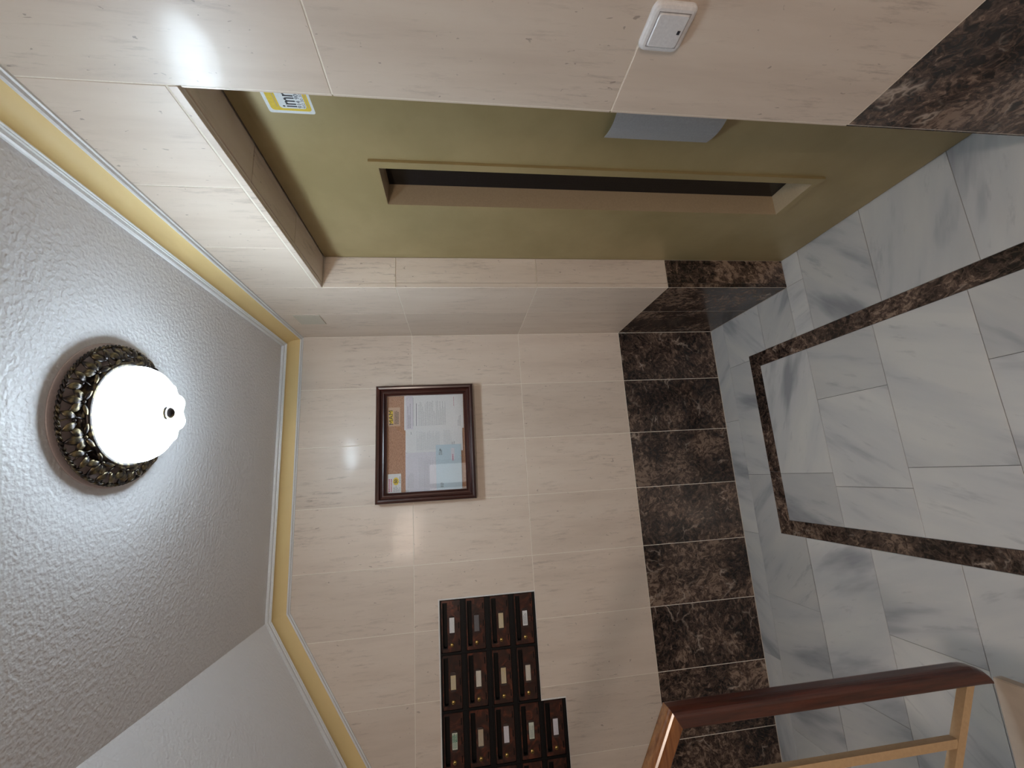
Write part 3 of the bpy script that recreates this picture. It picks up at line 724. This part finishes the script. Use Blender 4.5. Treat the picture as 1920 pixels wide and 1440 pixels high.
# white plaster edging round the opening
bm = bmesh.new()
e = .006
for x0, x1, z0, z1 in ((-1.3595, -1.3535, 1.1865, 1.6655), (-2.3355, -1.3595, 1.6595, 1.6655), (-1.8385, -1.3595, 1.1865, 1.1885), (-1.8445, -1.8385, 1.0665, 1.1885), (-2.3355, -2.3300, 1.0665, 1.6655), (-2.3355, -1.8445, 1.0665, 1.0685)):
    box(bm, x0, x1, -.002, .10, z0, z1)
oe = struct('trim_2', bm, simple('white_filler', (0.78, 0.77, 0.75), .7))
bm = bmesh.new(); box(bm, -2.3355, -1.3535, .12, .158, 1.0665, 1.6655); struct('trim_3', bm, BLACKP)
cards = {}
# (column from the right, row from the top): label, card colour, ink, short label
desc = {(0, 0): ('white', 'bright white name card'), (0, 1): ('grey', 'empty grey name slot'), (0, 2): ('cream', 'pale yellow name card'), (0, 3): ('white', 'white card printed in grey lines'),
        (1, 0): ('cream', 'dull yellow card set low in its holder'), (1, 1): ('ivory', 'ivory white name card'), (1, 2): ('cream', 'light yellow name card'), (1, 3): ('ivory', 'cream white name card'),
        (2, 0): ('greenish', 'name card printed in green letters'), (2, 1): ('beige', 'beige name card'), (2, 2): ('lilac', 'plain bluish white name card'), (2, 3): ('greenish', 'greenish white name card'), (2, 4): ('lilac', 'lilac white name card'),
        (3, 0): ('white', 'name card'), (3, 1): ('white', 'name card'), (3, 2): ('white', 'name card'), (3, 3): ('cream', 'name card'), (3, 4): ('white', 'name card')}
coln = ['right-hand', 'second', 'third', 'fourth']; rown = ['top', 'second', 'third', 'fourth', 'lowest']
hw, hh = CW/2, CH/2
def mesh_parts():
    P = {}
    # black housing: rim and tray
    b = bmesh.new(); holed(b, (-hw+.0004, hw-.0004, -hh+.0004, hh-.0004), [(-.1135, .118, -.0395, .0535)], .001, .10)
    box(b, -.112, .1165, .085, .095, -.038, .052); P['housing'] = mesh_of('housing', b, BLACKP)
    # door with a long slot near its top
    b = bmesh.new(); x0, x1, z0, z1 = -.112, .1165, -.038, .052
    s = (-.096, .106, .0245, .0460)
    holed(b, (x0, x1, z0, z1), [s], .003, .009)
    bmesh.ops.bevel(b, geom=[e_ for e_ in b.edges if e_.calc_length() > .003 and all(abs(v.co.y-.003) < 1e-5 for v in e_.verts) and e_.is_boundary is False and len(e_.link_faces) == 2 and abs(e_.link_faces[0].normal.y-e_.link_faces[1].normal.y) > .5], offset=.0012, segments=1, affect='EDGES')
    P['door'] = mesh_of('door', b, BURL)
    # slot lining with rounded ends
    b = bmesh.new(); outer = [(s[0]-.001, s[2]-.001), (s[1]+.001, s[2]-.001), (s[1]+.001, s[3]+.001), (s[0]-.001, s[3]+.001)]
    pin = rrect(s[0]+.0015, s[1]-.0015, s[2]+.0015, s[3]-.0015, .0085, 6)
    for k in range(len(pin)):
        a_, c_ = pin[k], pin[(k+1) % len(pin)]
        def outp(p): return (min(max(p[0]*1.03+(.003 if p[0] > 0 else -.003), s[0]-.001), s[1]+.001), s[3]+.001 if p[1] > (s[2]+s[3])/2 else s[2]-.001)
        oa, oc_ = outp(a_), outp(c_)
        v = [b.verts.new((q[0], .0035, q[1])) for q in (a_, c_, oc_, oa)]
        try: b.faces.new(v)
        except Exception: pass
        v = [b.verts.new((a_[0], .0035, a_[1])), b.verts.new((c_[0], .0035, c_[1])), b.verts.new((c_[0], .02, c_[1])), b.verts.new((a_[0], .02, a_[1]))]; b.faces.new(v)
    P['slot_lining'] = mesh_of('slot_lining', b, BLACKP)
    b = bmesh.new(); box(b, s[0]-.004, s[1]+.004, .024, .026, s[2]-.006, s[3]+.006); P['flap'] = mesh_of('flap', b, BLACKP)
    b = bmesh.new(); prism(b, rrect(-.043, .043, -.015, .015, .012, 5), -.0005, .003); P['card_holder'] = mesh_of('card_holder', b, simple('smoked_clear_plastic', (0.045, 0.03, 0.03), .15, coat=.5))
    b = bmesh.new(); lathe(b, [(.0001, -.0045), (.006, -.0045), (.0085, -.0025), (.0095, .003)], 16)
    P['lock'] = mesh_of('lock', b, BRASS, True)
    b = bmesh.new(); box(b, -.001, .001, -.0052, -.0046, -.0045, .0045); P['keyway'] = mesh_of('keyway', b, BLACKP)
    b = bmesh.new(); box(b, -.014, .014, .0016, .0031, -.0022, .0022, .0006)
    P['vent_slot'] = mesh_of('vent_slot', b, BLACKP)
    return P
PM = mesh_parts()
for c in range(5):
    for r in range(5):
        if r == 4 and c < 2: continue
        if c == 4: continue
        key, dsc = desc[(c, r)]
        lab = 'dark mahogany letterbox with %s, %s row, %s column' % (dsc, rown[r], coln[c])
        t = thing('letterbox', lab, 'letterbox', (-1.3595-CW*(c+.5), 0.0, 1.6595-CH*(r+.5)+(0 if r < 4 else .003)), 'letterboxes in the back wall')
        ho = link('housing', PM['housing'], t); d = link('door', PM['door'], t)
        link('slot_lining', PM['slot_lining'], d); link('flap', PM['flap'], d); [link('vent_slot', PM['vent_slot'], d, (xc, 0, -.0305)) for xc in (-.072, .002, .079)]
        ch = link('card_holder', PM['card_holder'], d, (.004, .0, .002))
        if key != 'grey':
            b = bmesh.new(); ww = .0335 if not (c, r) == (1, 0) else .030
            xo = rn.uniform(-.002, .002) - (.004 if (c, r) == (1, 0) else 0)
            M_ = PAPER[key]
            prism(b, [(-ww+xo, -.0118), (ww+xo, -.0118), (ww+xo, .0118), (-ww+xo, .0118)], -.0009, -.0005); cd = obj('name_card', b, M_, d, (.004, 0, .002))
            cd['label'] = dsc if key != 'white' or 'card' in dsc else 'white name card'
            b = bmesh.new(); ik = INKG if (c, r) == (2, 0) else INKL if (c, r) not in ((0, 3), (2, 3)) else INK
            dense = (c, r) in ((0, 3), (2, 0), (2, 3))
            dashes(b, xo-ww*.85, xo+ww*.85, -.008, .008, .0045 if dense else .007, .0022 if dense else .0014, -.00105, rn, word=.004)
            if (c, r) == (2, 0): dashes(b, xo-ww*.1, xo+ww*.9, -.010, .010, .0055, .0038, -.0011, rn, word=.005)
            po = obj('printed_name', b, ik, d, (.004, 0, .002)); po['kind'] = 'stuff'
        else:
            b = bmesh.new(); prism(b, [(-.036, -.0118), (.036, -.0118), (.036, .0118), (-.036, .0118)], -.0009, -.0005); obj('empty_insert', b, PAPER['grey'], d, (.004, 0, .002))
        lk = link('lock', PM['lock'], d, (-.082, .002, .004), (-math.pi/2, 0, 0))
        lk.rotation_euler = (0, 0, 0)
        # the lock's axis is turned to face the room
        lk.rotation_euler = (-math.pi/2, 0, 0)
        link('keyway', PM['keyway'], d, (-.082, .001, .004))

# ------------------------------------------------------------------ ceiling lamp
LX, LY = -0.568, -1.058
lamp = thing('ceiling_lamp', 'lit round ceiling lamp with white glass bowl and bronze leaf ring', 'ceiling lamp', (LX, LY, ZC))
bm = bmesh.new(); lathe(bm, [(.0001, -.0005), (.184, -.0005), (.186, -.002), (.184, -.004), (.176, -.005), (.172, -.008), (.0001, -.008)], 48); obj('back_plate', bm, simple('pinkish_lamp_plate', (0.50, 0.42, 0.41), .4, metal=.2), lamp, smooth=True)
# twisted rope rim
bm = bmesh.new(); RR = .177; tw = 46
for ph in (0, math.pi):
    pts = []
    for i in range(tw*6):
        a = 2*math.pi*i/(tw*6); q = tw*a+ph
        pts.append(((RR+.0028*math.cos(q))*math.cos(a), (RR+.0028*math.cos(q))*math.sin(a), -.017+.0028*math.sin(q)))
    tube(bm, pts, .0028, 5, True)
obj('rope_rim', bm, BRONZE, lamp, smooth=True)
bm = bmesh.new(); lathe(bm, [(.126, -.046), (.131, -.049), (.136, -.047), (.138, -.042), (.134, -.037), (.126, -.036), (.126, -.046)], 64); obj('inner_ring', bm, BRONZE, lamp, smooth=True)
bm = bmesh.new(); lathe(bm, [(.1275, -.008), (.1275, -.037), (.1300, -.037), (.1300, -.008), (.1275, -.008)], 48); obj('light_skirt', bm, BRONZE, lamp, smooth=True)  # added skirt that keeps the rim's light off plate and ceiling
def leaf_mesh(L, Wd):
    b = bmesh.new(); n = 7; rows_ = []
    for i in range(n+1):
        s_ = i/n; wd = Wd*math.sin(math.pi*min(1, s_*.92+.04))**.8*(1-.25*s_)
        cup = .18*Wd
        rows_.append([b.verts.new((s_*L, y_*wd, hgt+L*.16*math.sin(s_*math.pi))) for y_, hgt in ((-1, -cup), (-.5, cup*.7), (0, -.15*cup), (.5, cup*.7), (1, -cup))])
    for p, q in zip(rows_, rows_[1:]):
        for i in range(4): b.faces.new((p[i], p[i+1], q[i+1], q[i]))
    r = bmesh.ops.extrude_face_region(b, geom=list(b.faces))
    for v in r['geom']:
        if isinstance(v, bmesh.types.BMVert): v.co.z -= .0016
    return mesh_of('leaf', b, BRONZE, True)
LM1 = leaf_mesh(.037, .0130); LM2 = leaf_mesh(.032, .0120); LM3 = leaf_mesh(.030, .0105)
NL = 11
def put_leaf(me, a, r, z, turn, tilt):
    o = link('leaf', me, lamp)
    Mx = Matrix.Rotation(a, 4, 'Z') @ Matrix.Translation((r, 0, z)) @ Matrix.Rotation(turn, 4, 'Z') @ Matrix.Rotation(tilt, 4, 'Y') @ Matrix.Rotation(math.pi, 4, 'X')
    o.matrix_local = Mx
slope = -math.atan2(.018, .040)
for k in range(NL):
    a = 2*math.pi*(k+.35)/NL
    put_leaf(LM1, a, .142, -.038, 0, slope)                                   # points out to the rope
    for s_ in (-1, 1):
        put_leaf(LM2, a+s_*.012, .144, -.037, s_*1.0, slope*.6)
        put_leaf(LM3, a+s_*.03, .141, -.040, s_*1.95, 0.12)
        put_leaf(LM3, a+s_*math.pi/NL*.86, .151, -.033, s_*-.55, slope*.8)
    # a bud where the leaves meet
bm = bmesh.new()
for k in range(NL):
    a = 2*math.pi*(k+.35)/NL
    for da, r_, z_ in ((0, .143, -.040), (math.pi/NL, .153, -.031)):
        bmesh.ops.create_uvsphere(bm, u_segments=8, v_segments=6, radius=.0045, matrix=Matrix.Translation((r_*math.cos(a+da), r_*math.sin(a+da), z_)))
o = obj('buds', bm, BRONZE, lamp, smooth=True); o['kind'] = 'stuff'
for k in range(NL*2):                                                          # the wires that carry the leaves
    a = 2*math.pi*(k+.7)/(NL*2); bm = bmesh.new()
    tube(bm, [((.134)*math.cos(a), .134*math.sin(a), -.041), (.153*math.cos(a+.05), .153*math.sin(a+.05), -.032), (.177*math.cos(a), .177*math.sin(a), -.017)], .0018, 6)
    obj('scroll_wire', bm, BRONZE, lamp, smooth=True)
# the bowl, with the petals moulded round its foot
bm = bmesh.new()
lathe(bm, [(.120, -.034), (.1245, -.044), (.1255, -.058), (.1235, -.072), (.116, -.087), (.102, -.100), (.082, -.110), (.055, -.116), (.02, -.118), (.0005, -.118)], 72)
obj('glass_bowl', bm, BOWL, lamp, smooth=True)
NP = 8
for k in range(NP):
    a0 = 2*math.pi*k/NP+.2; rows_ = []; bm = bmesh.new()
    for i in range(8):
        s_ = i/7; r_ = .020+.058*s_; zz = -.1165-.011*math.sin(s_*math.pi*.62); half = .5*math.pi/NP*2*(.55+.62*math.sin(s_*math.pi*.78)) * (1 if s_ < .8 else 1-(s_-.8)*2.2)
        rows_.append([bm.verts.new((r_*math.cos(a0+u*half), r_*math.sin(a0+u*half), zz+.004*u*u)) for u in (-1, -.6, -.2, .2, .6, 1)])
    fs = []
    for p, q in zip(rows_, rows_[1:]):
        for i in range(5): fs.append(bm.faces.new((p[i], p[i+1], q[i+1], q[i])))
    r = bmesh.ops.extrude_face_region(bm, geom=fs)
    for v in r['geom']:
        if isinstance(v, bmesh.types.BMVert): v.co.z += .010
    obj('glass_petal', bm, BOWL, lamp, smooth=True)
bm = bmesh.new(); lathe(bm, [(.0001, -.142), (.008, -.1405), (.0145, -.136), (.0155, -.132), (.014, -.129), (.0185, -.128), (.0185, -.125), (.011, -.122), (.006, -.114)], 20); obj('finial', bm, BRONZE, lamp, smooth=True)

# ------------------------------------------------------------------ stairs and handrail at the left
TREAD = simple('worn_cream_stone', (0.56, 0.48, 0.40), .5, bscale=30)
stairs = thing('staircase', 'flight of cream stone stairs rising to the left, only its first tread corner showing', 'staircase', (-1.40, -1.70, 0))
RISE, GO, SY0, SY1 = .17, .303, -2.35, -1.172
for k in range(6):
    x1 = -1.372-GO*k; x0 = x1-GO-.03; z = RISE*(k+1)
    if x0 < XL: x0 = XL+.002
    b = bmesh.new(); box(b, x0+1.40, x1+1.40, SY0+1.70, SY1+1.70, z-.03, z, .003); obj('tread', b, TREAD, stairs)
    b = bmesh.new(); box(b, x0+1.40, x1-.025+1.40, SY0+.01+1.70, SY1-.012+1.70, z-RISE if k else .0005, z-.0305); obj('riser', b, LIME, stairs)
hr = thing('stair_railing', 'wooden handrail with dropped end over cream metal balusters at the left', 'railing', (-1.34, -1.2, 0))
OX, OY = -1.34, -1.2
YA, YB = -1.226, -1.176
def rail_section(bm, place, n=7):
    pass
def rprof(w0, w1, t0, t1, r=.012, n=5):
    return rrect(w0, w1, t0, t1, r, n)
# sweep a rounded section (u across in y, v thickness) through the drop, the mitre and the slope
XA, XB = -1.3600, -1.3180
zt = 1.090                                  # outer top of the mitre
sec = []                                    # (y, v) v=0 inner face, .042 outer face (outer face rounder)
for cy, cv, a0, r in ((YB-.016, .042-.016, 0, .016), (YA+.016, .042-.016, 90, .016), (YA+.007, .007, 180, .007), (YB-.007, .007, 270, .007)):
    for i in range(6):
        a = math.radians(a0+18*i); sec.append((cy+r*math.cos(a), cv+r*math.sin(a)))
dv = Vector((0, 0, -1)); ds = Vector((-1, 0, SL)).normalized()
nrm = (ds-dv).normalized()                  # mitre plane normal (path comes up the drop, then turns)
O = Vector((XB, 0, zt))                     # a point of the outer mitre edge
def at_mitre(base, d):
    lam = (O-base).dot(nrm)/d.dot(nrm); return base+d*lam
ns = Vector((SL, 0, 1)).normalized()        # outward of the slope
# drop
bm = bmesh.new(); top = []; rings = []
for y, v in sec: top.append(bm.verts.new(at_mitre(Vector((XA+v, y, 0)), Vector((0, 0, 1)))))
rings.append(top)
levels = [(.300, 1.0), (.282, .97), (.266, .88), (.252, .72), (.242, .50), (.236, .22)]
for z, s_ in levels: rings.append([bm.verts.new((XA+v*s_, y, z)) for y, v in sec])
for a, b_ in zip(rings, rings[1:]):
    for i in range(len(sec)): bm.faces.new((a[i], a[(i+1) % len(sec)], b_[(i+1) % len(sec)], b_[i]))
bm.faces.new(rings[0]); bm.faces.new(rings[-1][::-1])
bmesh.ops.translate(bm, verts=bm.verts, vec=(-OX, -OY, 0))
o = obj('newel_drop', bm, MAHOG, hr); o['label'] = 'dark mahogany upright end piece with rounded foot'
# slope
bm = bmesh.new(); r0, r1 = [], []
for y, v in sec:
    base = O+ns*(v-.042)+Vector((0, y, 0)); base.y = y
    p = at_mitre(base, ds); r0.append(bm.verts.new(p)); r1.append(bm.verts.new(p+ds*1.75))
for i in range(len(sec)): bm.faces.new((r0[i], r0[(i+1) % len(sec)], r1[(i+1) % len(sec)], r1[i]))
bm.faces.new(r0); bm.faces.new(r1[::-1]); bmesh.ops.translate(bm, verts=bm.verts, vec=(-OX, -OY, 0))
o = obj('handrail', bm, RAIL_LIT, hr); o['label'] = 'varnished sloping wooden rail, lit tone put into its colour'
# bottom rail and balusters
def zrail(x): return .283+SL*.98*(-1.36-x)
bm = bmesh.new(); q = .0105; pts = []
for x in (XA+.004, -2.85):
    z = zrail(x); pts.append([(x-OX, sy*q, z+sz*q*1.1) for sy, sz in ((-1, -1), (1, -1), (1, 1), (-1, 1))])
va = [bm.verts.new(p) for p in pts[0]]; vb = [bm.verts.new(p) for p in pts[1]]
bm.faces.new(va); bm.faces.new(vb[::-1])
for i in range(4): bm.faces.new((va[i], vb[i], vb[(i+1) % 4], va[(i+1) % 4]))
obj('bottom_rail', bm, CREAMM, hr)
x = -1.482; k = 0
while x > -2.8:
    ztop = zt+SL*(XB-x)-.047; b = bmesh.new(); box(b, x-.0095-OX, x+.0095-OX, -.0095, .0095, zrail(x)+.010, ztop); obj('baluster', b, CREAMM, hr)
    if k in (0, 4, 8):                     # feet that stand on the treads
        stp = int((-1.372-x)//GO); zf = RISE*(stp+1)
        b = bmesh.new(); box(b, x-.0095-OX, x+.0095-OX, .0, .0+.012, zf-.02, zrail(x)-.01); tube(b, [(x-OX, .003, zf-.012), (x-OX, .035, zf-.012)], .007, 8)
        if k: obj('foot', b, CREAMM, hr)
        else: b.free()
    x -= .135; k += 1
print('objects', len(bpy.data.objects))
